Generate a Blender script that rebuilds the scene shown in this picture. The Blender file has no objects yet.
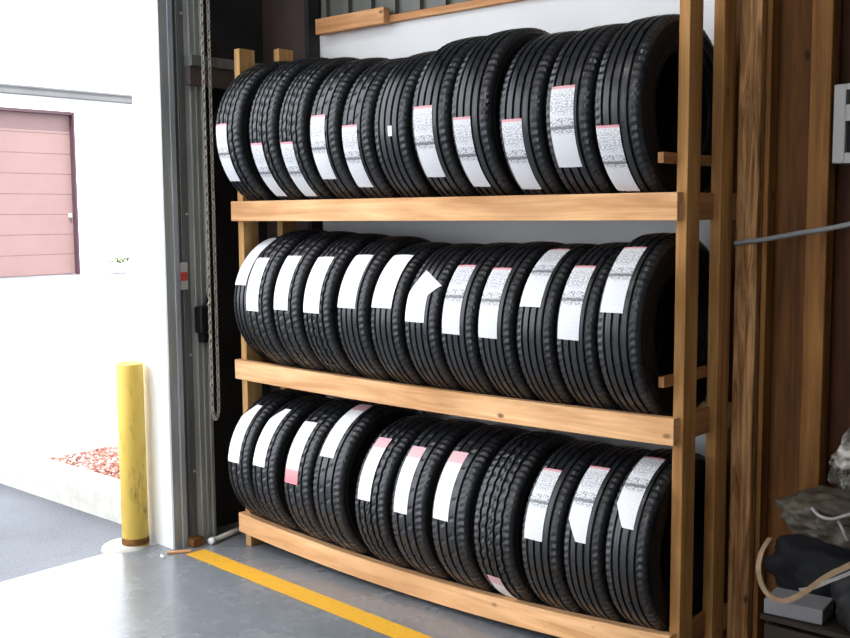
import bpy, bmesh, math, random
from mathutils import Vector, Matrix, noise
random.seed(7)
C = bpy.context.scene.collection
PI = math.pi

# ------------------------------------------------------------------ materials
def new_mat(name):
    m = bpy.data.materials.new(name); m.use_nodes = True
    nt = m.node_tree; b = nt.nodes['Principled BSDF']
    return m, nt, b
def N(nt, t, **kw):
    n = nt.nodes.new(t)
    for k, v in kw.items():
        if k in n.inputs: n.inputs[k].default_value = v
        else: setattr(n, k, v)
    return n
def ramp(nt, fac, stops):
    r = nt.nodes.new('ShaderNodeValToRGB')
    while len(r.color_ramp.elements) < len(stops): r.color_ramp.elements.new(.5)
    for e, (p, c) in zip(r.color_ramp.elements, stops):
        e.position = p; e.color = (*c, 1) if len(c) == 3 else c
    nt.links.new(fac, r.inputs[0]); return r.outputs[0]
def coords(nt, scale=(1,1,1), kind='Object'):
    tc = nt.nodes.new('ShaderNodeTexCoord'); mp = nt.nodes.new('ShaderNodeMapping')
    mp.inputs['Scale'].default_value = scale
    nt.links.new(tc.outputs[kind], mp.inputs[0]); return mp.outputs[0]
def mul(nt, a, b, mode='MULTIPLY', fac=1.0):
    m = nt.nodes.new('ShaderNodeMix'); m.data_type = 'RGBA'; m.blend_type = mode
    if hasattr(fac, 'links'): nt.links.new(fac, m.inputs[0])
    else: m.inputs[0].default_value = fac
    for s, v in ((m.inputs[6], a), (m.inputs[7], b)):
        if isinstance(v, tuple): s.default_value = (*v, 1)
        else: nt.links.new(v, s)
    return m.outputs[2]
def bump(nt, b, h, strength, dist=.002):
    n = nt.nodes.new('ShaderNodeBump'); n.inputs['Strength'].default_value = strength
    n.inputs['Distance'].default_value = dist
    nt.links.new(h, n.inputs['Height']); nt.links.new(n.outputs[0], b.inputs['Normal'])
def plain(name, col, rough=.6, metal=0, var=.15, scale=8, bmp=.15, spec=.5, stretch=(1,1,1)):
    m, nt, b = new_mat(name)
    v = coords(nt, stretch)
    n = N(nt, 'ShaderNodeTexNoise', Scale=scale, Detail=6.0, Roughness=.6); nt.links.new(v, n.inputs['Vector'])
    lo = tuple(c*(1-var) for c in col); hi = tuple(min(1, c*(1+var)) for c in col)
    nt.links.new(ramp(nt, n.outputs[0], [(.3, lo), (.7, hi)]), b.inputs['Base Color'])
    b.inputs['Roughness'].default_value = rough; b.inputs['Metallic'].default_value = metal
    b.inputs['Specular IOR Level'].default_value = spec if max(col) > .2 or metal else spec*.35
    if bmp: bump(nt, b, n.outputs[0], bmp)
    return m
def wood(name, light, dark, axis, knots=True, rough=.6, distort=.6):
    m, nt, b = new_mat(name)
    s = [26., 26., 26.]; s[axis] = 1.6
    v = coords(nt, tuple(s))
    oi = nt.nodes.new('ShaderNodeObjectInfo')
    off = N(nt, 'ShaderNodeVectorMath', operation='ADD'); nt.links.new(v, off.inputs[0])
    cb = nt.nodes.new('ShaderNodeCombineXYZ')
    rnd = N(nt, 'ShaderNodeMath', operation='MULTIPLY'); nt.links.new(oi.outputs['Random'], rnd.inputs[0]); rnd.inputs[1].default_value = 37
    for i in range(3): nt.links.new(rnd.outputs[0], cb.inputs[i])
    nt.links.new(cb.outputs[0], off.inputs[1])
    n1 = N(nt, 'ShaderNodeTexNoise', Scale=1.0, Detail=5.0, Roughness=.65, Distortion=distort)
    nt.links.new(off.outputs[0], n1.inputs['Vector'])
    col = ramp(nt, n1.outputs[0], [(.22, tuple(d*.7 for d in dark)), (.36, dark), (.5, tuple((a*.5+c*.5) for a, c in zip(dark, light))), (.62, light), (.8, tuple(min(1, c*1.12) for c in light))])
    s2 = [2.2, 2.2, 2.2]; s2[axis] = .7
    v2 = coords(nt, tuple(s2)); n2 = N(nt, 'ShaderNodeTexNoise', Scale=3.0, Detail=3.0); nt.links.new(v2, n2.inputs['Vector'])
    tone = ramp(nt, n2.outputs[0], [(.3, (.72, .66, .6)), (.7, (1.08, 1.05, 1.0))])
    col = mul(nt, col, tone)
    if knots:
        s3 = [9., 9., 9.]; s3[axis] = 5.
        v3 = coords(nt, tuple(s3)); vo = N(nt, 'ShaderNodeTexVoronoi', Scale=1.0); nt.links.new(v3, vo.inputs['Vector'])
        kn = ramp(nt, vo.outputs['Distance'], [(.05, (1, 1, 1)), (.11, (0, 0, 0))])
        col = mul(nt, col, tuple(d*.35 for d in dark), 'MIX', kn)
    nt.links.new(col, b.inputs['Base Color']); b.inputs['Roughness'].default_value = rough
    b.inputs['Specular IOR Level'].default_value = .12
    bump(nt, b, n1.outputs[0], .3, .001)
    return m

M = {}
PL, PD = (.66, .40, .20), (.47, .235, .095)
M['pine_x'] = wood('pine_along_x', (.86, .535, .29), (.64, .34, .155), 0)
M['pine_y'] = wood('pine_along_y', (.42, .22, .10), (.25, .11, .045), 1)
M['pine_z'] = wood('pine_upright', (.60, .37, .16), (.40, .22, .085), 2)
M['pine_post'] = wood('amber_upright', (.56, .31, .12), (.36, .18, .06), 2)
M['stud'] = wood('stud_upright', (.24, .115, .034), (.13, .055, .015), 2)
M['rough_stud'] = wood('rough_stud', (.44, .25, .11), (.13, .055, .018), 2, distort=2.2)
M['ply'] = wood('brown_plywood', (.15, .062, .017), (.075, .030, .009), 2)
M['dark_ply'] = wood('dark_plywood', (.065, .024, .009), (.03, .011, .005), 2)
M['cap'] = wood('cap_wood', (.80, .46, .24), (.58, .28, .12), 0)
M['board'] = plain('white_wallboard', (.78, .78, .78), .7, var=.05, scale=2, bmp=.05)
M['white'] = plain('white_painted_metal', (.86, .87, .86), .5, var=.03, scale=3, bmp=.02)
M['steel'] = plain('grey_steel', (.34, .36, .345), .42, .15, .22, 5, .05, stretch=(6,6,.5))
M['steel_dark'] = plain('dark_grey_steel', (.12, .125, .12), .5, .2, .25, 5, .05, stretch=(6,6,.5))
M['steel_blue'] = plain('blue_grey_steel', (.36, .38, .42), .4, .15, .2, 5, .05, stretch=(6,6,.5))
M['brown_steel'] = plain('brown_primed_steel', (.07, .045, .042), .5, .1, .3, 4, .1)
M['brown_channel'] = plain('brown_channel', (.075, .055, .052), .5, .1, .3, 4, .1)
M['charcoal'] = plain('charcoal_panel', (.034, .032, .033), .7, 0, .3, 3, .1)
M['black'] = plain('black_plastic', (.006, .006, .007), .5, 0, .3, 8, .1)
M['black_fabric'] = plain('black_fabric', (.004, .004, .005), .8, 0, .3, 20, .4)
M['chain'] = plain('dull_chain_metal', (.38, .35, .30), .45, .2, .3, 30, .1)
M['yellow'] = None
M['rust'] = plain('rusty_brown', (.16, .07, .02), .8, 0, .5, 40, .3)
M['pink'] = plain('dusty_pink_door', (.20, .128, .122), .6, 0, .05, 1, .02)
M['pink_dark'] = plain('door_edge_mauve', (.07, .04, .05), .6, 0, .1, 1, 0)
M['stucco'] = plain('white_stucco', (.80, .80, .79), .85, 0, .03, 2, .1)
M['gutter'] = plain('grey_gutter', (.12, .12, .12), .6, 0, .1, 2, 0)
M['concrete'] = plain('pale_concrete', (.50, .48, .44), .85, 0, .15, 9, .3)
M['curb'] = plain('curb_concrete', (.52, .50, .45), .85, 0, .12, 14, .3)
M['grass'] = plain('green_leaves', (.07, .10, .015), .7, 0, .3, 20, .1)
M['carton'] = plain('grey_card', (.15, .145, .15), .7, 0, .08, 10, .05)
M['paper'] = plain('grey_white_card', (.50, .50, .50), .7, 0, .08, 10, .05)
M['tarp'] = plain('grey_brown_tarp', (.045, .037, .027), .5, 0, .5, 14, .6)
M['strap'] = plain('beige_strap', (.20, .135, .08), .7, 0, .25, 30, .2)
M['strap_w'] = plain('pale_cord', (.20, .18, .175), .6, 0, .2, 30, .2)
M['cable'] = plain('grey_cable', (.17, .17, .17), .5, 0, .1, 10, 0)
M['crate'] = plain('dark_brown_crate', (.018, .013, .009), .8, 0, .3, 6, .2)
M['offwhite'] = plain('off_white_box', (.27, .26, .25), .5, 0, .06, 6, .03)
M['red'] = plain('red_print', (.62, .06, .05), .6, 0, .1, 10, 0)
M['pipe'] = plain('pale_pipe', (.62, .60, .54), .4, 0, .1, 10, 0)
M['siding'] = plain('grey_green_siding', (.12, .125, .11), .5, .2, .2, 2, .05, stretch=(3,3,.4))
M['ceil'] = plain('ceiling_panel', (.55, .55, .53), .8, 0, .1, 2, .05)
M['shop_wall'] = plain('painted_block_wall', (.22, .21, .20), .8, 0, .1, 2, .05)

def bollard_mat():
    m, nt, b = new_mat('scuffed_yellow_paint')
    v = coords(nt, (14, 14, 3)); n = N(nt, 'ShaderNodeTexNoise', Scale=1.6, Detail=6.0, Roughness=.7); nt.links.new(v, n.inputs['Vector'])
    col = ramp(nt, n.outputs[0], [(.30, (.14, .11, .05)), (.37, (.60, .40, .07)), (.45, (.82, .56, .10)), (.8, (.86, .62, .13))])
    nt.links.new(col, b.inputs['Base Color']); b.inputs['Roughness'].default_value = .55
    return m
M['yellow'] = bollard_mat()

def line_mat():
    m, nt, b = new_mat('worn_yellow_floor_paint')
    v = coords(nt, (20, 20, 20)); n = N(nt, 'ShaderNodeTexNoise', Scale=2.0, Detail=6.0, Roughness=.7); nt.links.new(v, n.inputs['Vector'])
    col = ramp(nt, n.outputs[0], [(.28, (.42, .22, .03)), (.42, (.85, .44, .03)), (.8, (.92, .50, .05))])
    nt.links.new(col, b.inputs['Base Color']); b.inputs['Roughness'].default_value = .5
    return m
M['line'] = line_mat()

def floor_mat():
    m, nt, b = new_mat('grey_epoxy_floor')
    v = coords(nt, (1, 1, 1))
    n = N(nt, 'ShaderNodeTexNoise', Scale=3.0, Detail=8.0, Roughness=.65); nt.links.new(v, n.inputs['Vector'])
    n2 = N(nt, 'ShaderNodeTexNoise', Scale=28.0, Detail=4.0); nt.links.new(v, n2.inputs['Vector'])
    c1 = ramp(nt, n.outputs[0], [(.3, (.19, .205, .225)), (.7, (.25, .265, .285))])
    c2 = ramp(nt, n2.outputs[0], [(.3, (.86, .86, .86)), (.7, (1.08, 1.08, 1.08))])
    nt.links.new(mul(nt, c1, c2), b.inputs['Base Color'])
    r = ramp(nt, n.outputs[0], [(.3, (.20,)*3), (.7, (.32,)*3)]); nt.links.new(r, b.inputs['Roughness']); b.inputs['Specular IOR Level'].default_value = .8
    bump(nt, b, n.outputs[0], .05)
    return m
M['floor'] = floor_mat()

def asphalt_mat():
    m, nt, b = new_mat('asphalt')
    v = coords(nt, (1, 1, 1))
    n = N(nt, 'ShaderNodeTexNoise', Scale=90.0, Detail=4.0, Roughness=.8); nt.links.new(v, n.inputs['Vector'])
    n2 = N(nt, 'ShaderNodeTexNoise', Scale=.7, Detail=4.0); nt.links.new(v, n2.inputs['Vector'])
    c1 = ramp(nt, n.outputs[0], [(.3, (.105, .11, .122)), (.7, (.19, .195, .212))])
    c2 = ramp(nt, n2.outputs[0], [(.35, (.75, .75, .76)), (.65, (1.3, 1.3, 1.3))])
    nt.links.new(mul(nt, c1, c2), b.inputs['Base Color']); b.inputs['Roughness'].default_value = .85
    bump(nt, b, n.outputs[0], .5, .003)
    return m
M['asphalt'] = asphalt_mat()

def rubber(name, col, rough):
    m, nt, b = new_mat(name)
    v = coords(nt, (1, 1, 1)); n = N(nt, 'ShaderNodeTexNoise', Scale=12.0, Detail=5.0); nt.links.new(v, n.inputs['Vector'])
    nt.links.new(ramp(nt, n.outputs[0], [(.3, tuple(c*.75 for c in col)), (.7, tuple(c*1.25 for c in col))]), b.inputs['Base Color'])
    nt.links.new(ramp(nt, n.outputs[0], [(.3, (rough-.06,)*3), (.7, (rough+.08,)*3)]), b.inputs['Roughness'])
    b.inputs['Specular IOR Level'].default_value = .5 if rough < .5 else .2
    return m
M['tread'] = rubber('tread_rubber', (.011, .012, .0145), .31)
M['side'] = rubber('sidewall_rubber', (.004, .004, .0045), .6)

def label_mat(name, kind):
    # printed paper: u across, v along the strip (v=1 top)
    m, nt, b = new_mat(name)
    uv = coords(nt, (1, 1, 1), 'UV')
    sep = nt.nodes.new('ShaderNodeSeparateXYZ'); nt.links.new(uv, sep.inputs[0])
    paper = (.70, .70, .72) if kind == 'printed' else (.82, .82, .84)
    tx = N(nt, 'ShaderNodeTexNoise', Scale=1.0, Detail=2.0)
    mp = nt.nodes.new('ShaderNodeMapping'); mp.inputs['Scale'].default_value = (9, 60, 1); nt.links.new(uv, mp.inputs[0]); nt.links.new(mp.outputs[0], tx.inputs['Vector'])
    ink = ramp(nt, tx.outputs[0], [(.44, (1, 1, 1)), (.60, (.25, .25, .27))])
    def band(*stops):
        return ramp(nt, sep.outputs['Y'], [(p, (c, c, c)) for p, c in stops])
    if kind == 'printed':
        mask = band((.0, .12), (.40, .12), (.46, .95), (.60, .9), (.63, .2), (.70, .75), (.90, .6), (.97, .2))
    elif kind == 'blank':
        mask = band((.0, .03), (.5, .06), (1, .05))
    else:
        mask = band((0, .1), (.3, .15), (.6, .35), (1, .25))
    col = mul(nt, paper, ink, 'MULTIPLY', mask)
    if kind == 'printed':
        bars = ramp(nt, sep.outputs['Y'], [(.475, (0, 0, 0)), (.485, (.8,)*3), (.515, (.8,)*3), (.525, (0, 0, 0))])
        col = mul(nt, col, (.08, .08, .09), 'MIX', bars)
    if kind in ('red_top', 'printed'):
        e = .80 if kind == 'red_top' else .955
        k = .55 if kind == 'red_top' else .7
        rb = ramp(nt, sep.outputs['Y'], [(e, (0, 0, 0)), (e+.02, (k,)*3)])
        col = mul(nt, col, (.62, .12, .14), 'MIX', rb)
    if kind == 'red_bottom':
        rb = ramp(nt, sep.outputs['Y'], [(.05, (.85,)*3), (.20, (.75,)*3), (.23, (.25,)*3), (.45, (.2,)*3), (.5, (0, 0, 0))])
        col = mul(nt, col, (.62, .12, .14), 'MIX', rb)
    nt.links.new(col, b.inputs['Base Color']); b.inputs['Roughness'].default_value = .45
    return m
for k in ('printed', 'blank', 'red_top', 'red_bottom'): M['label_'+k] = label_mat('paper_label_'+k, k)

def plastic_mat():
    m, nt, b = new_mat('cloudy_clear_plastic')
    v = coords(nt, (1, 1, 1)); n = N(nt, 'ShaderNodeTexNoise', Scale=16.0, Detail=5.0, Distortion=1.0); nt.links.new(v, n.inputs['Vector'])
    nt.links.new(ramp(nt, n.outputs[0], [(.40, (.05, .045, .035)), (.66, (.36, .34, .30))]), b.inputs['Base Color'])
    nt.links.new(ramp(nt, n.outputs[0], [(.35, (.35,)*3), (.62, (.9,)*3)]), b.inputs['Alpha'])
    b.inputs['Roughness'].default_value = .3
    bump(nt, b, n.outputs[0], .4, .01)
    return m
M['plastic'] = plastic_mat()

# ------------------------------------------------------------------ helpers
def obj(name, bm, mat, parent=None, smooth=False, loc=None):
    me = bpy.data.meshes.new(name)
    bmesh.ops.recalc_face_normals(bm, faces=bm.faces)
    bm.to_mesh(me); bm.free()
    if mat: me.materials.append(mat)
    if smooth:
        for p in me.polygons: p.use_smooth = True
    o = bpy.data.objects.new(name, me); C.objects.link(o)
    if parent: o.parent = parent
    if loc: o.location = loc
    return o
def add_box(bm, x0, x1, y0, y1, z0, z1, bev=0):
    r = bmesh.ops.create_cube(bm, size=1)
    vs = r['verts']
    bmesh.ops.scale(bm, vec=(x1-x0, y1-y0, z1-z0), verts=vs)
    bmesh.ops.translate(bm, vec=((x0+x1)/2, (y0+y1)/2, (z0+z1)/2), verts=vs)
    if bev:
        es = list({e for v in vs for e in v.link_edges})
        bmesh.ops.bevel(bm, geom=es, offset=bev, segments=2, affect='EDGES', profile=.5)
    return bm
def box(x0, x1, y0, y1, z0, z1, bev=0):
    return add_box(bmesh.new(), x0, x1, y0, y1, z0, z1, bev)
def sag_box(x0, x1, y0, y1, z0, z1, sag, bev=.002, n=24):
    bm = bmesh.new(); rings = []
    for i in range(n+1):
        t = i/n; x = x0+(x1-x0)*t; d = -sag*4*t*(1-t)
        b = bev
        ps = [(y0+b, z0), (y1-b, z0), (y1, z0+b), (y1, z1-b), (y1-b, z1), (y0+b, z1), (y0, z1-b), (y0, z0+b)]
        rings.append([bm.verts.new((x, y, z+d)) for y, z in ps])
    for a, c in zip(rings, rings[1:]):
        for k in range(8): bm.faces.new((a[k], a[(k+1) % 8], c[(k+1) % 8], c[k]))
    bm.faces.new(rings[0]); bm.faces.new(rings[-1]); return bm
def add_tube(bm, pts, r, seg=10, closed=False, radii=None):
    pts = [Vector(p) for p in pts]; n = len(pts); rings = []
    up = None
    for i, p in enumerate(pts):
        if closed: t = (pts[(i+1) % n]-pts[i-1]).normalized()
        else: t = (pts[min(i+1, n-1)]-pts[max(i-1, 0)]).normalized()
        if up is None:
            up = Vector((0, 0, 1)) if abs(t.z) < .9 else Vector((0, 1, 0))
        u = (up - t*up.dot(t)).normalized(); up = u; w = t.cross(u)
        rr = radii[i] if radii else r
        rings.append([bm.verts.new(p + u*rr*math.cos(2*PI*k/seg) + w*rr*math.sin(2*PI*k/seg)) for k in range(seg)])
    m = n if closed else n-1
    for i in range(m):
        a, c = rings[i], rings[(i+1) % n]
        for k in range(seg): bm.faces.new((a[k], a[(k+1) % seg], c[(k+1) % seg], c[k]))
    if not closed: bm.faces.new(rings[0]); bm.faces.new(rings[-1])
    return bm
def lathe_z(prof, seg=32, bm=None, cx=0, cy=0):
    bm = bm or bmesh.new(); rings = []
    for r, z in prof:
        rings.append([bm.verts.new((cx+max(r, 1e-4)*math.cos(2*PI*k/seg), cy+max(r, 1e-4)*math.sin(2*PI*k/seg), z)) for k in range(seg)])
    for a, c in zip(rings, rings[1:]):
        for k in range(seg): bm.faces.new((a[k], a[(k+1) % seg], c[(k+1) % seg], c[k]))
    bm.faces.new(rings[0]); bm.faces.new(rings[-1]); return bm
def smooth_pts(pts, n=8):
    pts = [Vector(p) for p in pts]; out = []
    for i in range(len(pts)-1):
        p0, p1, p2, p3 = pts[max(i-1, 0)], pts[i], pts[i+1], pts[min(i+2, len(pts)-1)]
        for k in range(n):
            t = k/n
            out.append(.5*((2*p1)+(p2-p0)*t+(2*p0-5*p1+4*p2-p3)*t*t+(3*p1-p0-3*p2+p3)*t**3))
    out.append(pts[-1]); return out
def lump(sx, sy, sz, amp, freq, seed, sub=4, flat=-.75):
    bm = bmesh.new(); bmesh.ops.create_icosphere(bm, subdivisions=sub, radius=1)
    for v in bm.verts:
        p = v.co.copy()
        d = noise.noise(p*freq+Vector((seed, seed*2, 0)))+.5*noise.noise(p*freq*2.3+Vector((0, seed, 5)))
        d += .5*(abs(noise.noise(p*freq*1.7+Vector((seed, 9, 1))))-.2)
        p = p*(1+amp*d)
        if p.z < flat: p.z = flat+(p.z-flat)*.1
        v.co = Vector((p.x*sx, p.y*sy, (p.z-flat)*sz))
    return bm
def empty(name, loc, label, cat, group=None):
    o = bpy.data.objects.new(name, None); C.objects.link(o); o.location = loc
    o.empty_display_size = .05
    o['label'] = label; o['category'] = cat
    if group: o['group'] = group
    return o
def tag(o, label, cat, group=None, kind=None):
    o['label'] = label; o['category'] = cat
    if group: o['group'] = group
    if kind: o['kind'] = kind
    return o
def struct(name, bm, mat, parent=None):
    o = obj(name, bm, mat, parent)
    if parent is None: o['kind'] = 'structure'
    return o
def child(name, bm, mat, root, smooth=False):
    # geometry given in world coordinates, parented to a root placed at its base
    L = root.location
    bmesh.ops.translate(bm, vec=(-L.x, -L.y, -L.z), verts=bm.verts)
    return obj(name, bm, mat, root, smooth)

# ------------------------------------------------------------------ room shell
H = 4.6
struct('floor', box(-.34, 8, -8, .62, -.15, 0), M['floor'])
struct('trim_1', box(-.41, -.34, -8, -.22, -.15, -.003), M['concrete'])['label'] = 'pale concrete threshold strip along the door opening'
gnd = struct('ground', box(-23.5, -.41, -40, 45, -.25, -.02), M['asphalt']); gnd['label'] = 'grey asphalt yard outside the door'
struct('wall_back', box(-.42, 8, .56, .62, 0, 2.405), M['board'])
# metal siding above the white board, with vertical ribs
bm = bmesh.new()
add_box(bm, -.42, 8, .585, .63, 2.405, H)
x = .02
while x < 7.9:
    add_box(bm, x, x+.035, .560, .586, 2.445, H-.01); x += .15
struct('wall_back_upper', bm, M['siding'])
# door wall (opening y -4.4 .. -.22, up to 3.7)
struct('wall_left', box(-.42, -.33, .0, .56, 0, H), M['charcoal'])
struct('wall_left_header', box(-.42, -.30, -4.4, 0, 3.7, H), M['charcoal'])
struct('wall_left_far', box(-.42, -.30, -8, -4.4, 0, H), M['shop_wall'])
struct('trim_2', box(-.42, -.212, -.22, -.205, 0, 3.7), M['white'])['label'] = 'white metal door jamb'
struct('wall_right', box(8, 8.1, -8, .62, 0, H), M['shop_wall'])
# front wall behind the viewpoint, its wide opening added and sized to light the rack
struct('wall_front', box(-.42, -.2, -8.1, -8, 0, H), M['shop_wall'])
struct('wall_front_side', box(3.6, 8.1, -8.1, -8, 0, H), M['shop_wall'])
struct('wall_front_header', box(-.2, 3.6, -8.1, -8, 4.0, H), M['shop_wall'])
struct('ceiling', box(-.42, 8.1, -8.1, .63, H, H+.12), M['ceil'])

# wooden plate on top of the white board
plate = empty('wall_plate', (1.3, .55, 2.40), 'long reddish timber plate capping the white wall board', 'timber')
child('plank', box(.02, 7.9, .532, .585, 2.405, 2.437, .002), M['cap'], plate)
blk = obj('timber_block', box(-.225, .225, -.02, .02, 0, .072, .003), M['cap'], loc=(.272, .512, 2.4))
blk.location.z = 2.397
tag(blk, 'short thick timber block fixed beside the steel column on top of the white wall board', 'timber')

# steel building column behind the rack
col = empty('steel_column', (-.18, .52, 0), 'dark brown painted steel column behind the left end of the tyre rack', 'column')
bm = bmesh.new(); add_box(bm, -.36, -.02, .485, .497, 0, H); add_box(bm, -.19, -.178, .497, .545, 0, H)
child('flange', bm, M['brown_steel'], col)
child('web', box(-.02, .008, .485, .556, 0, H), M['charcoal'], col)

# roller door guide, bolted to the jamb
g = empty('door_guide', (-.2, -.1, 0), 'tall grey steel roller door guide at the edge of the opening', 'door guide')
child('outer_channel', box(-.212, -.196, -.222, -.178, 0, 3.68, .002), M['steel'], g)
child('channel_lip', box(-.212, -.190, -.178, -.150, 0, 3.68, .003), M['steel_blue'], g)
child('channel_groove', box(-.235, -.215, -.150, -.118, 0, 3.68), M['steel_dark'], g)
child('inner_flange', box(-.212, -.198, -.118, -.088, 0, 3.68, .002), M['steel_dark'], g)
bm = bmesh.new()
add_box(bm, -.225, -.2, -.088, .022, 0, 3.68, .002)
for yy in (-.062, -.03, .0): add_box(bm, -.2, -.194, yy, yy+.008, .02, 3.66)
child('mounting_panel', bm, M['steel'], g)
child('return_flange', box(-.33, -.225, -.01, .0, 0, 3.68), M['steel_dark'], g)
child('foot', box(-.215, -.150, -.150, -.085, 0, .04, .006), M['rust'], g)
for zz in (.35, .9, 1.55, 2.45, 3.1):
    bmb = bmesh.new(); bmesh.ops.create_cone(bmb, cap_ends=True, segments=6, radius1=.007, radius2=.006, depth=.006)
    bmesh.ops.rotate(bmb, matrix=Matrix.Rotation(PI/2, 3, 'Y'), verts=bmb.verts)
    bmesh.ops.translate(bmb, vec=(-.194, -.1, zz), verts=bmb.verts)
    child('bolt', bmb, M['steel'], g)

gr = empty('wall_channel', (-.17, .15, 2.13), 'dark brown steel channel running sideways over the door guide behind the chain', 'bracket')
child('top_flange', box(-.193, -.135, -.095, .48, 2.215, 2.262, .002), M['steel_dark'], gr)
child('web', box(-.193, -.150, -.095, .48, 2.132, 2.215, .002), M['brown_channel'], gr)

# warning sticker
st = empty('warning_sticker', (-.1935, -.12, 1.21), 'small white sticker with a red middle on the grey door guide', 'sticker')
child('paper', box(-.1975, -.1965, -.146, -.104, 1.205, 1.330), M['paper'], st)
child('red_panel', box(-.1964, -.1958, -.144, -.106, 1.245, 1.285), M['red'], st)

# chain keeper
ck = empty('chain_keeper', (-.17, -.03, .97), 'black chain keeper bracket on the grey door guide', 'bracket')
child('body', box(-.1935, -.135, -.080, .030, 1.00, 1.125, .010), M['black'], ck)
child('hook', add_tube(bmesh.new(), smooth_pts([(-.15, -.06, 1.12), (-.13, -.055, 1.15), (-.14, -.03, 1.18), (-.16, .0, 1.17), (-.165, .015, 1.12)]), .009), M['black'], ck, True)
child('lower_plate', box(-.1935, -.150, -.06, .02, .955, 1.0, .004), M['black'], ck)

# hoist chain: two strands joined by a loop at the bottom
def chain_path():
    pts = []
    z = 4.59
    while z > .66: pts.append(Vector((-.115, -.046, z))); z -= .021
    for k in range(1, 8):
        a = PI*k/8; pts.append(Vector((-.115, -.028-.018*math.cos(a), .66-.03*math.sin(a)*2)))
    z = .66
    while z < 4.59: pts.append(Vector((-.115, -.010, z))); z += .021
    return pts
bm = bmesh.new(); cp = chain_path()
for i in range(len(cp)-1):
    a, b_ = cp[i], cp[i+1]; mid = (a+b_)/2; d = (b_-a).normalized()
    side = Vector((1, 0, 0)) if i % 2 else Vector((0, 1, 0))
    side = (side-d*side.dot(d)).normalized()
    ring = [mid + d*.0155*math.cos(2*PI*k/8) + side*.0072*math.sin(2*PI*k/8) for k in range(8)]
    add_tube(bm, ring, 0.0034, 5, closed=True)
ch = obj('hoist_chain', bm, M['chain'], smooth=True)
tag(ch, 'looped metal hoist chain hanging beside the grey door guide', 'chain')

# pale pipe and scraps on the floor
pp = empty('floor_pipe', (-.12, -.04, 0), 'pale thin pipe lying on the floor behind the door guide', 'pipe')
child('tube', add_tube(bmesh.new(), [(-.135, -.05, .016), (-.2, .26, .016)], .0125, 14), M['pipe'], pp, True)
child('end_cap', add_tube(bmesh.new(), [(-.130, -.068, .017), (-.136, -.045, .017)], .0165, 14), M['white'], pp, True)
bm = bmesh.new(); add_box(bm, -.055, .055, -.012, .014, 0, .008, .003)
wc = obj('wood_scrap', bm, M['cap'], loc=(-.145, -.235, .001)); wc.rotation_euler.z = .95
tag(wc, 'small orange wood scrap lying at the end of the yellow floor line', 'scrap')
bl = obj('dropped_bolt', add_tube(bmesh.new(), [(-.012, 0, .006), (.012, 0, .006)], .006, 8), M['white'], loc=(-.145, -.325, .001))
tag(bl, 'tiny pale bolt on the floor beside the wood scrap', 'bolt')

# yellow floor line
bm = bmesh.new(); rows_ = []
n = 60
for i in range(n+1):
    t = i/n; x_ = -.10+5.5*t; e = (.012*noise.noise(Vector((x_*9, 0, 0))))
    yc = -.185-.058*x_
    rows_.append((bm.verts.new((x_, yc-.052+e*.3, .0015)), bm.verts.new((x_, yc+.052+e*.3, .0015))))
for a, b_ in zip(rows_, rows_[1:]): bm.faces.new((a[0], b_[0], b_[1], a[1]))
ln = obj('floor_line', bm, M['line'])
tag(ln, 'yellow painted line on the grey floor along the tyre rack', 'floor marking')

# ------------------------------------------------------------------ rack
SH = [('bottom', .165, .05), ('middle', .885, .012), ('top', 1.606, .0)]
rack = empty('tyre_rack', (1.12, .2, 0), 'long timber rack of three shelves holding rows of black tyres', 'rack')
for (x0, y0, zt) in ((0, .038, 2.285), (2.200, .038, 3.1), (0, .27, 2.31), (2.202, .27, 3.1)):
    child('post', box(x0, x0+.038, y0, y0+.089, 0, zt, .003), M['pine_z' if x0 < 1 else 'pine_post'], rack)
for nme, z, sag in SH:
    child('front_beam', sag_box(0, 2.224, 0, .038, z-.089, z, sag), M['pine_x'], rack)
    child('back_beam', sag_box(0, 2.238, .359, .397, z-.089, z, sag), M['pine_x'], rack)
    for x0 in (0, 2.200):
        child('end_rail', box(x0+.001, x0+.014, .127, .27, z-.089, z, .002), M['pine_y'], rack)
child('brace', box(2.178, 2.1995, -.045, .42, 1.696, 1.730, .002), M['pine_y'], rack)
child('brace', box(2.178, 2.1995, -.02, .34, .985, 1.020, .002), M['pine_y'], rack)

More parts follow.
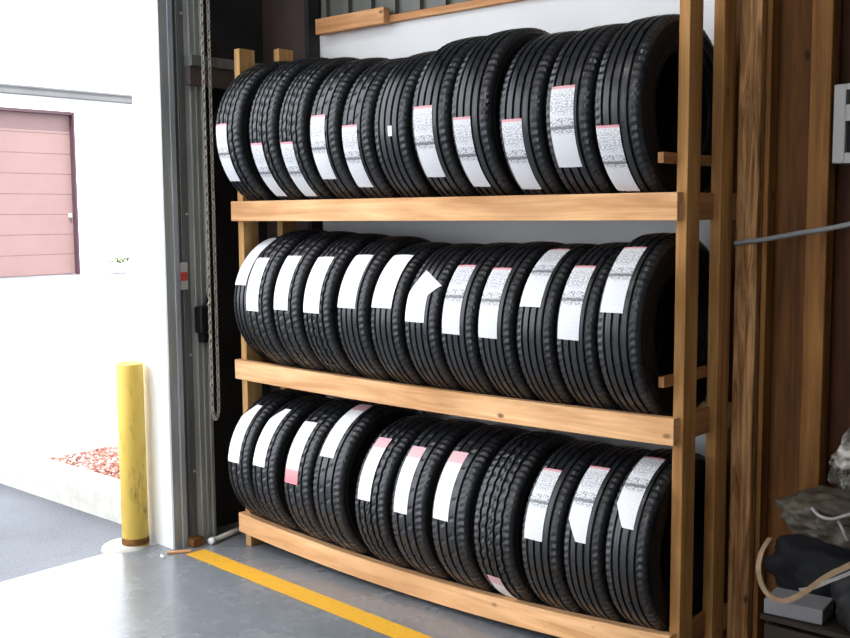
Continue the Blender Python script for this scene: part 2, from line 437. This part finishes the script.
# ------------------------------------------------------------------ tyres (unit: width 1, radius 1)
SEG = 150
def tread_mesh(name, grooves, zig, shoulder_every, block_every):
    prof = []                                     # (x, r, kind)
    gd, gw = .028, .030
    def crown(x): return 1-.012*(x/.38)**2 if abs(x) < .38 else .988-1.6*(abs(x)-.38)**1.55
    xs = [-.47, -.45, -.42, -.40, -.365, -.35]
    body = [(-.475, .925, 's'), (-.465, .945, 's'), (-.445, crown(-.445), 's'), (-.41, crown(-.41), 's'), (-.375, crown(-.375), 's'), (-.345, crown(-.345), 's')]
    prof += body
    for i, gx in enumerate(grooves):
        a, b_ = gx-gw, gx+gw
        prof += [(a, crown(a), 'g'), (a+.008, crown(gx)-gd, 'd'), (b_-.008, crown(gx)-gd, 'd'), (b_, crown(b_), 'g')]
        if i+1 < len(grooves):
            nx = grooves[i+1]-gw; c = (b_+nx)/2
            prof += [(c-.012, crown(c), 'r'), (c+.012, crown(c), 'r')]
    prof += [(-x, r, k) for x, r, k in reversed(body)]
    # inner liner
    liner = [(.44, .90, 'l'), (.36, .935, 'l'), (0, .955, 'l'), (-.36, .935, 'l'), (-.44, .90, 'l')]
    prof += liner
    bm = bmesh.new(); rings = []
    for s in range(SEG):
        a = 2*PI*s/SEG; ring = []
        for x, r, k in prof:
            rr, xx = r, x
            if k == 's' and s % shoulder_every == 0: rr -= .009
            if k == 'r' and block_every and s % block_every == (2 if x > 0 else 0): rr -= .012
            if k in 'gd' and zig: xx += zig*(1 if (s//2) % 2 else -1)
            ring.append(bm.verts.new((xx, rr*math.sin(a), rr*math.cos(a))))
        rings.append(ring)
    m = len(prof)
    for s in range(SEG):
        a, c = rings[s], rings[(s+1) % SEG]
        for k in range(m): bm.faces.new((a[k], a[(k+1) % m], c[(k+1) % m], c[k]))
    me = bpy.data.meshes.new(name); bmesh.ops.recalc_face_normals(bm, faces=bm.faces)
    bm.to_mesh(me); bm.free(); me.materials.append(M['tread']); return me
def sidewall_mesh(sgn):
    prof = [(.475, .925), (.487, .905), (.496, .88), (.502, .878), (.505, .868), (.502, .858), (.5, .84), (.5, .80), (.492, .765), (.497, .76), (.497, .748), (.488, .742),
            (.472, .70), (.455, .668), (.462, .660), (.458, .645), (.43, .628), (.40, .612), (.365, .603), (.33, .605), (.335, .63), (.38, .68), (.42, .75), (.435, .84), (.44, .90)]
    bm = bmesh.new(); rings = []
    for s in range(96):
        a = 2*PI*s/96
        rings.append([bm.verts.new((sgn*x, r*math.sin(a), r*math.cos(a))) for x, r in prof])
    for s in range(96):
        a, c = rings[s], rings[(s+1) % 96]
        for k in range(len(prof)-1): bm.faces.new((a[k], a[k+1], c[k+1], c[k]))
    # raised lettering-like blocks around the shoulder are moulded bars
    me = bpy.data.meshes.new('sidewall'); bmesh.ops.recalc_face_normals(bm, faces=bm.faces)
    bm.to_mesh(me); bm.free(); me.materials.append(M['side'])
    for p in me.polygons: p.use_smooth = True
    return me
TREADS = [tread_mesh('tread', (-.26, -.09, .09, .26), 0, 2, 0),
          tread_mesh('tread', (-.22, 0, .22), 0, 2, 5),
          tread_mesh('tread', (-.26, -.09, .09, .26), .008, 2, 3),
          tread_mesh('tread', (-.24, .0, .24), .007, 2, 3)]
SIDES = [sidewall_mesh(-1), sidewall_mesh(1)]

def crown_r(xn):
    return 1-.012*(xn/.38)**2 if abs(xn) < .38 else .988-1.6*(abs(xn)-.38)**1.55
def label_mesh(R_, w, a0, a1, x0, x1, mat, shape=None, lift=.0018):
    """strip wrapped on the tread; angle 0 = top, growing towards the front. a0 = upper end, a1 = lower end"""
    bm = bmesh.new(); uvl = bm.loops.layers.uv.new('UVMap')
    n, mx = 20, 6; grid = []
    for i in range(n+1):
        v = i/n; row = []
        for j in range(mx+1):
            u = j/mx; aa = a0+(a1-a0)*v; xx = x0+(x1-x0)*u
            if shape == 'skew': xx -= .012*(v-.5)
            if shape == 'cut' and v < .25: xx = x0+(x1-x0)*(u*(.45+.55*v/.25)+(.55*(1-v/.25)))
            if shape == 'nick' and v > .75: xx = x0+(x1-x0)*(u*(1-.5*(v-.75)/.25)+.5*(v-.75)/.25)
            if shape == 'flag' and v < .42: xx += .040*(1-v/.42)*1.2; aa += .10*(u-.5)*(1-v/.42)*2
            rr = R_*crown_r(max(-.46, min(.46, xx/w)))+lift
            row.append((bm.verts.new((xx, -rr*math.sin(aa), rr*math.cos(aa))), (u, 1-v)))
        grid.append(row)
    for i in range(n):
        for j in range(mx):
            q = [grid[i][j], grid[i][j+1], grid[i+1][j+1], grid[i+1][j]]
            f = bm.faces.new([p[0] for p in q])
            for l, p in zip(f.loops, q): l[uvl].uv = p[1]
            f.smooth = True
    me = bpy.data.meshes.new('label'); bm.to_mesh(me); bm.free(); me.materials.append(mat)
    return me

#  X, R, width, tread, (angle upper, angle lower in degrees), kind, shape, description
TYRES = [
(0.14, 0.333, 0.1804, 0.2, 1.898, 2, (83.25, 128.0, -0.025, 0.075, 'printed', None), 'black tyre, leftmost on the top shelf, white label low on its tread', 'tyres on the top shelf'),
(0.364, 0.33, 0.1774, 0.2, 1.8946, 2, (98.75, 144.75, -0.025, 0.075, 'printed', None), 'black tyre, second on the top shelf, white label low on its tread', 'tyres on the top shelf'),
(0.541, 0.322, 0.1658, 0.2, 1.8854, 2, (98.0, 145.0, -0.02, 0.078, 'printed', None), 'black tyre, third on the top shelf, white label low on its tread', 'tyres on the top shelf'),
(0.722, 0.313, 0.1706, 0.2, 1.8749, 1, (78.5, 127.0, -0.02, 0.085, 'printed', None), 'black tyre, fourth on the top shelf, long printed label halfway up', 'tyres on the top shelf'),
(0.897, 0.305, 0.1677, 0.2, 1.8655, 1, (85.75, 134.75, -0.022, 0.085, 'printed', None), 'black tyre, fifth on the top shelf, printed label on its lower tread', 'tyres on the top shelf'),
(1.083, 0.309, 0.1804, 0.2, 1.8702, 0, (89.75, 96.75, 0.012, 0.02, 'blank', None), 'black tyre, sixth on the top shelf, only a tiny white sticker', 'tyres on the top shelf'),
(1.29, 0.323, 0.1852, 0.2, 1.8865, 0, (82.0, 130.0, -0.02, 0.092, 'printed', None), 'black tyre, seventh on the top shelf, long printed label halfway up', 'tyres on the top shelf'),
(1.48, 0.326, 0.1813, 0.2, 1.89, 0, (91.75, 140.0, -0.025, 0.08, 'printed', None), 'black tyre, eighth on the top shelf, printed label on its lower tread', 'tyres on the top shelf'),
(1.682, 0.31, 0.1852, 0.2, 1.8714, 0, (92.0, 142.0, -0.022, 0.085, 'printed', None), 'black tyre, ninth on the top shelf, printed label on its lower tread', 'tyres on the top shelf'),
(1.875, 0.311, 0.1852, 0.2, 1.8726, 0, (74.75, 125.0, -0.012, 0.092, 'printed', None), 'black tyre, tenth on the top shelf, printed label high on its tread', 'tyres on the top shelf'),
(2.062, 0.314, 0.1774, 0.2, 1.8761, 0, (100.75, 146.75, -0.028, 0.088, 'printed', None), 'black tyre, rightmost on the top shelf, printed label beside the right post', 'tyres on the top shelf'),
(0.14, 0.298, 0.1511, 0.232, 1.1513, 0, (15.5, 73.75, -0.02, 0.078, 'blank', None), 'black tyre, leftmost on the middle shelf, blank white label high on its tread', 'tyres on the middle shelf'),
(0.304, 0.321, 0.1658, 0.2, 1.1576, 3, (51.25, 94.5, -0.025, 0.088, 'blank', None), "black tyre, second on the middle shelf, white label below its neighbour's", 'tyres on the middle shelf'),
(0.484, 0.319, 0.1735, 0.2, 1.1528, 3, (47.0, 91.0, -0.02, 0.092, 'blank', None), 'black tyre, third on the middle shelf, plain white label', 'tyres on the middle shelf'),
(0.669, 0.316, 0.1755, 0.2, 1.1474, 2, (45.25, 90.5, -0.02, 0.098, 'blank', None), 'black tyre, fourth on the middle shelf, plain white label', 'tyres on the middle shelf'),
(0.865, 0.312, 0.1716, 0.2, 1.1414, 0, (39.75, 83.75, -0.02, 0.105, 'blank', None), 'black tyre, fifth on the middle shelf, wide plain white label', 'tyres on the middle shelf'),
(1.04, 0.302, 0.1677, 0.2, 1.1291, 0, (32.5, 79.5, -0.015, 0.11, 'blank', None), 'black tyre, sixth on the middle shelf, wide plain white label', 'tyres on the middle shelf'),
(1.222, 0.301, 0.1716, 0.2, 1.1279, 0, (53.5, 87.5, -0.022, 0.1, 'blank', 'flag'), 'black tyre, seventh on the middle shelf, folded label with a bent flap', 'tyres on the middle shelf'),
(1.401, 0.303, 0.1658, 0.2, 1.1309, 0, (42.25, 94.25, -0.02, 0.085, 'printed', None), 'black tyre, eighth on the middle shelf, printed label mid tread', 'tyres on the middle shelf'),
(1.572, 0.305, 0.1618, 0.2, 1.1344, 0, (45.0, 95.25, -0.02, 0.085, 'printed', None), 'black tyre, ninth on the middle shelf, printed label with a dark spot', 'tyres on the middle shelf'),
(1.74, 0.302, 0.1599, 0.2, 1.1326, 0, (19.75, 72.25, -0.018, 0.088, 'printed', None), 'black tyre, tenth on the middle shelf, printed label high on its tread', 'tyres on the middle shelf'),
(1.907, 0.304, 0.1599, 0.2, 1.1372, 0, (41.25, 92.25, -0.018, 0.085, 'printed', None), 'black tyre, eleventh on the middle shelf, long printed label', 'tyres on the middle shelf'),
(2.077, 0.318, 0.1658, 0.2, 1.1563, 0, (30.5, 77.5, -0.02, 0.085, 'printed', None), 'black tyre, rightmost on the middle shelf, long label beside the right post', 'tyres on the middle shelf'),
(0.13, 0.31, 0.158, 0.2, 0.4195, 3, (32.5, 86.0, -0.02, 0.082, 'blank', 'cut'), 'black tyre, leftmost on the bottom shelf, white label cut to a slant', 'tyres on the bottom shelf'),
(0.302, 0.309, 0.1677, 0.2, 0.406, 3, (27.75, 82.0, -0.022, 0.082, 'blank', 'cut'), 'black tyre, second on the bottom shelf, white label cut to a slant', 'tyres on the bottom shelf'),
(0.53, 0.32, 0.1755, 0.2, 0.406, 3, (38.25, 89.0, -0.02, 0.082, 'red_bottom', None), 'black tyre, third on the bottom shelf, label with a red lower end', 'tyres on the bottom shelf'),
(0.727, 0.33, 0.1852, 0.2, 0.4098, 1, (10.25, 64.5, -0.02, 0.082, 'red_top', None), 'black tyre, fourth on the bottom shelf, label with a red upper end', 'tyres on the bottom shelf'),
(0.958, 0.315, 0.1852, 0.2, 0.3873, 2, (35.5, 85.0, -0.022, 0.072, 'red_top', None), 'black tyre, fifth on the bottom shelf, narrow label with a red top', 'tyres on the bottom shelf'),
(1.165, 0.321, 0.1852, 0.2, 0.3933, 1, (39.75, 88.5, -0.025, 0.072, 'red_top', None), 'black tyre, sixth on the bottom shelf, narrow label with a red top', 'tyres on the bottom shelf'),
(1.372, 0.321, 0.1852, 0.2, 0.3956, 1, (38.0, 86.75, -0.03, 0.076, 'red_top', None), 'black tyre, seventh on the bottom shelf, narrow label with a red top', 'tyres on the bottom shelf'),
(1.573, 0.319, 0.1872, 0.2, 0.3988, 2, (121.0, 163.5, -0.02, 0.06, 'red_top', None), 'black tyre, eighth on the bottom shelf, small pinkish label at the very bottom', 'tyres on the bottom shelf'),
(1.775, 0.312, 0.1706, 0.2, 0.3994, 0, (37.75, 86.25, -0.02, 0.078, 'printed', None), 'black tyre, ninth on the bottom shelf, long printed label', 'tyres on the bottom shelf'),
(1.944, 0.309, 0.158, 0.2, 0.4057, 0, (30.0, 82.25, -0.018, 0.08, 'printed', 'nick'), 'black tyre, tenth on the bottom shelf, long printed label with a slanted end', 'tyres on the bottom shelf'),
(2.11, 0.31, 0.1638, 0.2, 0.4187, 0, (15.0, 70.0, -0.015, 0.082, 'printed', 'nick'), 'black tyre, rightmost on the bottom shelf, short wide label beside the right post', 'tyres on the bottom shelf'),
]
def make_tyre(X, R_, w, yc, zc, td, lab, text, group):
    root = empty('tyre', (X, yc, zc-R_), text, 'tyre', group)
    rot = random.random()*6.28
    for nm, me, mt in (('tread', TREADS[td], 0), ('sidewall', SIDES[0], 0), ('sidewall', SIDES[1], 0)):
        o = bpy.data.objects.new(nm, me); C.objects.link(o); o.parent = root
        o.location = (0, 0, R_); o.scale = (w, R_, R_); o.rotation_euler.x = rot
    if lab:
        a0, a1, xo, lw, kind, shape = lab
        me = label_mesh(R_, w, math.radians(a0), math.radians(a1), xo-lw/2, xo+lw/2, M['label_'+kind], shape)
        o = bpy.data.objects.new('label', me); C.objects.link(o); o.parent = root; o.location = (0, 0, R_)
        o['label'] = 'white paper label stuck across the tread'
for row in TYRES: make_tyre(*row)

# ------------------------------------------------------------------ timber framing at the right
s1 = obj('timber_stud', box(-.038, .038, -.02, .02, 0, 3.9, .004), M['rough_stud'], loc=(2.303, .35, 0))
tag(s1, 'rough knotty upright timber right behind the rear right post of the rack', 'timber stud')
s2 = obj('timber_stud', box(-.034, .034, -.032, .032, 0, 3.9, .004), M['stud'], loc=(2.522, .40, 0))
tag(s2, 'upright timber stud between two plywood panels, left of the white box', 'timber stud')
s3 = obj('timber_stud', box(-.009, .009, -.028, .028, 0, 3.9, .002), M['stud'], loc=(2.352, .392, 0))
tag(s3, 'narrow upright timber strip along the left edge of the plywood', 'timber stud')
p1 = obj('plywood_panel', box(-.17, .17, -.01, .01, 0, 3.9, .001), M['ply'], loc=(2.372, .445, 0))
tag(p1, 'tall brown plywood panel between the rough stud and the plain stud', 'plywood')
p2 = obj('plywood_panel', box(-.60, .60, -.01, .01, 0, 3.9, .001), M['dark_ply'], loc=(3.145, .47, 0))
tag(p2, 'dark brown plywood panel behind the white box and plastic bag', 'plywood')

eb = empty('switch_box', (2.70, .4, 1.69), 'white wall box with two dark square openings on the plywood wall', 'wall box')
bx0, bx1, bz0, bz1 = 2.574, 2.83, 1.692, 1.936
bm = bmesh.new()
cols_ = [bx0, 2.618, 2.79, bx1]
add_box(bm, bx0, 2.612, .345, .458, bz0, bz1, .003); add_box(bm, 2.79, bx1, .345, .458, bz0, bz1, .003)
for za, zb in ((bz0, 1.724), (1.822, 1.872), (1.918, bz1)): add_box(bm, 2.612, 2.79, .345, .458, za, zb)
child('casing', bm, M['offwhite'], eb)
child('display', box(2.612, 2.79, .365, .44, 1.724, 1.822), M['black'], eb)
child('display', box(2.622, 2.78, .365, .44, 1.872, 1.918), M['black'], eb)

cb = obj('cable', add_tube(bmesh.new(), smooth_pts([(2.268, .3205, 1.437), (2.31, .3205, 1.445), (2.37, .3205, 1.452), (2.48, .32, 1.472), (2.62, .31, 1.496), (2.9, .30, 1.56), (3.3, .32, 1.68)]), .0085, 10), M['cable'], smooth=True)
tag(cb, 'grey cable strung across the timber studs and plywood', 'cable')

# ------------------------------------------------------------------ clutter in the lower right corner
cr = empty('storage_crate', (2.78, .12, 0), 'dark brown crate on the floor under the pile of bags', 'crate')
bm = bmesh.new()
for (a, b_, c, d) in ((2.57, 3.1, -.07, -.05), (2.57, 3.1, .28, .30), (2.57, 2.59, -.05, .28), (3.08, 3.1, -.05, .28)):
    for k in range(3): add_box(bm, a, b_, c, d, .02+k*.105, .02+k*.105+.09, .002)
child('slatted_sides', bm, M['crate'], cr)
child('lid', box(2.56, 3.11, -.08, .31, .335, .35, .002), M['crate'], cr)
child('base', box(2.58, 3.09, -.06, .29, .0, .02), M['crate'], cr)
bk = obj('flat_carton', box(-.085, .085, -.06, .06, 0, .045, .003), M['carton'], loc=(2.645, .0, .351)); bk.rotation_euler.z = .1
tag(bk, 'flat grey white carton lying on the dark crate', 'carton')
bb = obj('black_bag', lump(.225, .11, .125, .22, 2.6, 3.1), M['black_fabric'], smooth=True, loc=(2.715, .172, .353))
tag(bb, 'slumped black bag behind the beige strap', 'bag')
b2 = obj('black_bag', lump(.12, .10, .125, .18, 1.5, 8.2), M['black'], smooth=True, loc=(2.885, -.04, .354))
tag(b2, 'rounded black bundle beside the grey carton at the photo edge', 'bag')
tp = obj('crumpled_tarp', lump(.20, .14, .085, .26, 2.0, 4.1, 5, -.6), M['tarp'], smooth=True, loc=(2.74, .14, .572))
tag(tp, 'crumpled grey brown plastic sheet heaped on the black bag', 'plastic sheet')
cl = obj('plastic_bag', lump(.085, .09, .095, .30, 1.9, 2.2, 5), M['plastic'], smooth=True, loc=(2.76, .17, .712))
tag(cl, 'cloudy clear plastic bag on top of the pile', 'plastic bag')
def strap(pts, w, t, mat, name):
    bm = bmesh.new(); P = smooth_pts(pts, 8); rings = []
    for i, p in enumerate(P):
        tn = (P[min(i+1, len(P)-1)]-P[max(i-1, 0)]).normalized()
        s = tn.cross(Vector((0, 1, 0))).normalized(); yv = Vector((0, 1, 0))
        rings.append([bm.verts.new(p+s*a+yv*b) for a, b in ((-w/2, -t), (w/2, -t), (w/2, t), (-w/2, t))])
    for a, c in zip(rings, rings[1:]):
        for k in range(4): bm.faces.new((a[k], a[(k+1) % 4], c[(k+1) % 4], c[k]))
    bm.faces.new(rings[0]); bm.faces.new(rings[-1]); return obj(name, bm, mat)
o = strap([(2.551, 0.0, 0.561), (2.553, -0.06, 0.533), (2.558, -0.09, 0.487), (2.577, -0.095, 0.438), (2.61, -0.1, 0.417), (2.652, -0.1, 0.421), (2.712, -0.12, 0.468), (2.781, -0.16, 0.536), (2.845, -0.16, 0.584), (2.922, -0.16, 0.648)], .015, .005, M['strap'], 'webbing_strap'); tag(o, 'beige strap looping around the black bag', 'strap')
o = strap([(2.688, -0.105, 0.461), (2.732, -0.13, 0.484), (2.794, -0.165, 0.529), (2.853, -0.165, 0.567), (2.924, -0.165, 0.617)], .010, .003, M['strap_w'], 'pale_strap'); tag(o, 'pale grey strap running under the beige strap', 'strap')
o = obj('cord', add_tube(bmesh.new(), smooth_pts([(2.676, 0.0, 0.677), (2.707, -0.02, 0.663), (2.746, -0.03, 0.664), (2.782, -0.03, 0.68), (2.814, -0.02, 0.695)]), .005, 8), M['strap_w'], smooth=True); tag(o, 'long whitish cord lying over the crumpled sheet', 'cord')
o = obj('cord', add_tube(bmesh.new(), smooth_pts([(2.759, -0.02, 0.661), (2.778, -0.03, 0.638), (2.789, -0.02, 0.608)]), .005, 8), M['strap_w'], smooth=True); tag(o, 'short whitish cord end hanging down the crumpled sheet', 'cord')

# ------------------------------------------------------------------ outside
bo = empty('bollard', (-.396, -.300, -.02), 'scuffed yellow steel bollard standing outside beside the white door jamb', 'bollard')
child('post', lathe_z([(.061, -.02), (.061, .858), (.059, .865), (.053, .867), (.050, .86), (.001, .862)], 36, cx=-.396, cy=-.300), M['yellow'], bo, True)
child('footing', lathe_z([(.115, -.02), (.11, .0), (.09, .012), (.0615, .014)], 28, cx=-.43, cy=-.33), M['concrete'], bo, True)
child('rusty_collar', lathe_z([(.0622, .014), (.064, .02), (.063, .04), (.0615, .045)], 36, cx=-.396, cy=-.300), M['rust'], bo, True)

# raised planter island with kerb and red gravel
bm = bmesh.new()
X0, X1, Y0, Y1, kz = -2.25, -.46, -.118, 3.2, .12
add_box(bm, X0, X1, Y0, .10, -.05, kz, .015); add_box(bm, X0, -1.95, .10, Y1, -.05, kz, .015)
add_box(bm, -.62, X1, .10, Y1, -.05, kz, .015); add_box(bm, -1.95, -.62, .62, Y1, -.05, kz-.002)
k = struct('trim_3', bm, M['curb']); k['label'] = 'pale concrete kerb around the gravel bed outside'
def gravel_mat():
    m, nt, b = new_mat('red_gravel')
    oi = nt.nodes.new('ShaderNodeAttribute'); oi.attribute_name = 'tone'
    nt.links.new(ramp(nt, oi.outputs['Fac'], [(0, (.20, .07, .05)), (.45, (.40, .16, .11)), (.75, (.50, .28, .22)), (.9, (.70, .66, .62))]), b.inputs['Base Color'])
    b.inputs['Roughness'].default_value = .9; return m
bm = bmesh.new(); lay = bm.verts.layers.float.new('tone')
add_box(bm, -1.95, -.62, .10, .62, .02, .085)
for v in bm.verts: v[lay] = .3
for i in range(2600):
    cx, cy = random.uniform(-1.93, -.64), random.uniform(.12, .60); s = random.uniform(.008, .017)
    r = bmesh.ops.create_icosphere(bm, subdivisions=1, radius=s, matrix=Matrix.Translation((cx, cy, .085+s*.5+random.uniform(0, .012))))
    tn = random.random()
    for v in r['verts']: v[lay] = tn; v.co += Vector((random.uniform(-1, 1), random.uniform(-1, 1), random.uniform(-1, .3)))*s*.25
gv = obj('gravel', bm, gravel_mat()); tag(gv, 'red and white gravel filling the kerbed bed', 'gravel', kind='stuff')

# building across the yard
fx = -21.9
bd = empty('building', (fx-.7, 12, -.02), 'white building across the yard with a dusty pink roller door', 'building')
bm = bmesh.new()
add_box(bm, fx-1.5, fx, -12, 8.4, -.02, 7.6); add_box(bm, fx-1.5, fx, 12.07, 32, -.02, 7.6); add_box(bm, fx-1.5, fx, 8.4, 12.07, 4.28, 7.6)
child('wall', bm, M['stucco'], bd)
bm = bmesh.new(); add_box(bm, fx-.22, fx-.18, 8.4, 12.07, .0, 4.28)
z = .02
while z < 4.2: add_box(bm, fx-.185, fx-.172, 8.42, 12.05, z, z+.512); z += .53
dr = child('roller_door', bm, M['pink'], bd)
d2 = box(fx-.2, fx+.02, 12.03, 12.078, 0, 4.30); add_box(d2, fx-.2, fx+.02, 8.4, 12.0, 4.22, 4.30)
child('door_frame', d2, M['pink_dark'], bd)
child('door_handle', box(fx-.17, fx-.10, 11.90, 11.97, 1.52, 1.62, .01), M['white'], bd)
bm = bmesh.new(); add_box(bm, fx, fx+.14, -12, 32, 4.64, 4.84, .02); add_box(bm, fx, fx+.17, -12, 32, 4.82, 4.87)
child('gutter', bm, M['gutter'], bd)
child('plinth', box(fx, fx+.10, -12, 8.4, -.02, .08), M['curb'], bd)

pt = empty('planter_pot', (fx+.45, 13.02, -.02), 'small white pot with yellow green leaves against the far building', 'plant pot')
child('pot', lathe_z([(.10, -.02), (.16, .05), (.26, .22), (.27, .24), (.24, .24), (.22, .2), (.001, .2)], 24, cx=fx+.45, cy=13.02), M['white'], pt, True)
bm = bmesh.new()
for i in range(160):
    a = random.uniform(0, 2*PI); r = random.uniform(0, .30); L_ = random.uniform(.06, .12)
    c = Vector((fx+.45+r*math.cos(a), 13.02+r*math.sin(a)*1.2, .26+random.uniform(0, .14)*(1-r)))
    d = Vector((random.uniform(-1, 1), random.uniform(-1, 1), random.uniform(-.2, .8))).normalized()*L_
    s = d.cross(Vector((0, 0, 1))).normalized()*.03
    vs = [bm.verts.new(p) for p in (c, c+d*.5+s, c+d, c+d*.5-s)]; bm.faces.new(vs)
child('foliage', bm, M['grass'], pt)

# ------------------------------------------------------------------ lights
def emis(name, col, st_):
    m, nt, b = new_mat(name); b.inputs['Emission Color'].default_value = (*col, 1); b.inputs['Emission Strength'].default_value = st_
    b.inputs['Base Color'].default_value = (.8, .8, .8, 1); return m
for i, (lx, ly) in enumerate(((.9, -2.4), (4.2, -2.6), (.9, -5.0), (4.2, -5.6))):  # fill lights shaped as tube fixtures, added out of view to brighten the bay
    f = empty('fill_lamp', (lx, ly, H-.1), ('added fill lamp over the rack side of the bay', 'added fill lamp over the right side of the bay', 'added fill lamp near the front opening', 'added fill lamp in the front right of the bay')[i], 'lamp', 'added fill lamps')
    child('housing', box(lx-.75, lx+.75, ly-.12, ly+.12, H-.06, H-.001, .005), M['white'], f)
    for s in (-.05, .05): child('tube', add_tube(bmesh.new(), [(lx-.7, ly+s, H-.09), (lx+.7, ly+s, H-.09)], .016, 10), M['white'], f, True)
    ld = bpy.data.lights.new('fill_light', 'AREA'); ld.shape = 'RECTANGLE'; ld.size = 1.5; ld.size_y = .24; ld.energy = 16; ld.color = (1, .97, .92)
    lo = bpy.data.objects.new('fill_light', ld); C.objects.link(lo); lo.parent = f; lo.location = (0, 0, -.02)
sd = bpy.data.lights.new('sun', 'SUN'); sd.energy = 6; sd.angle = .01; sd.color = (1, .96, .9)
so = bpy.data.objects.new('sun', sd); C.objects.link(so)
so.rotation_euler = Vector((.42, -.25, .95)).to_track_quat('Z', 'Y').to_euler()
w = bpy.data.worlds.new('World'); bpy.context.scene.world = w; w.use_nodes = True
bg = w.node_tree.nodes['Background']; bg.inputs[0].default_value = (.88, .93, 1, 1); bg.inputs[1].default_value = 2.9

# ------------------------------------------------------------------ camera
cam = bpy.data.cameras.new('camera'); co = bpy.data.objects.new('camera', cam); C.objects.link(co)
cam.sensor_width = 36; cam.lens = 1050/850*36; cam.clip_start = .05; cam.clip_end = 200
r0 = Vector((0.7501369212282171, 0.6612442850980065, -0.007113004672994501))
r1 = Vector((-0.060556808040890635, 0.07940083635972194, 0.9950016985841157))
r2 = Vector((-0.658503965371622, 0.7459567699341585, -0.09960434217064322))
mm = Matrix((r0, r1, -r2)).transposed().to_4x4(); mm.translation = Vector((3.819072842947944, -3.00466435796096, 1.5434260372828026))
co.matrix_world = mm
sc = bpy.context.scene; sc.camera = co
sc.view_settings.view_transform = 'Standard'; sc.view_settings.look = 'None'
sc.view_settings.exposure = 0.85; sc.view_settings.gamma = 1; sc.view_settings.use_curve_mapping = False
sc.cycles.use_denoising = True
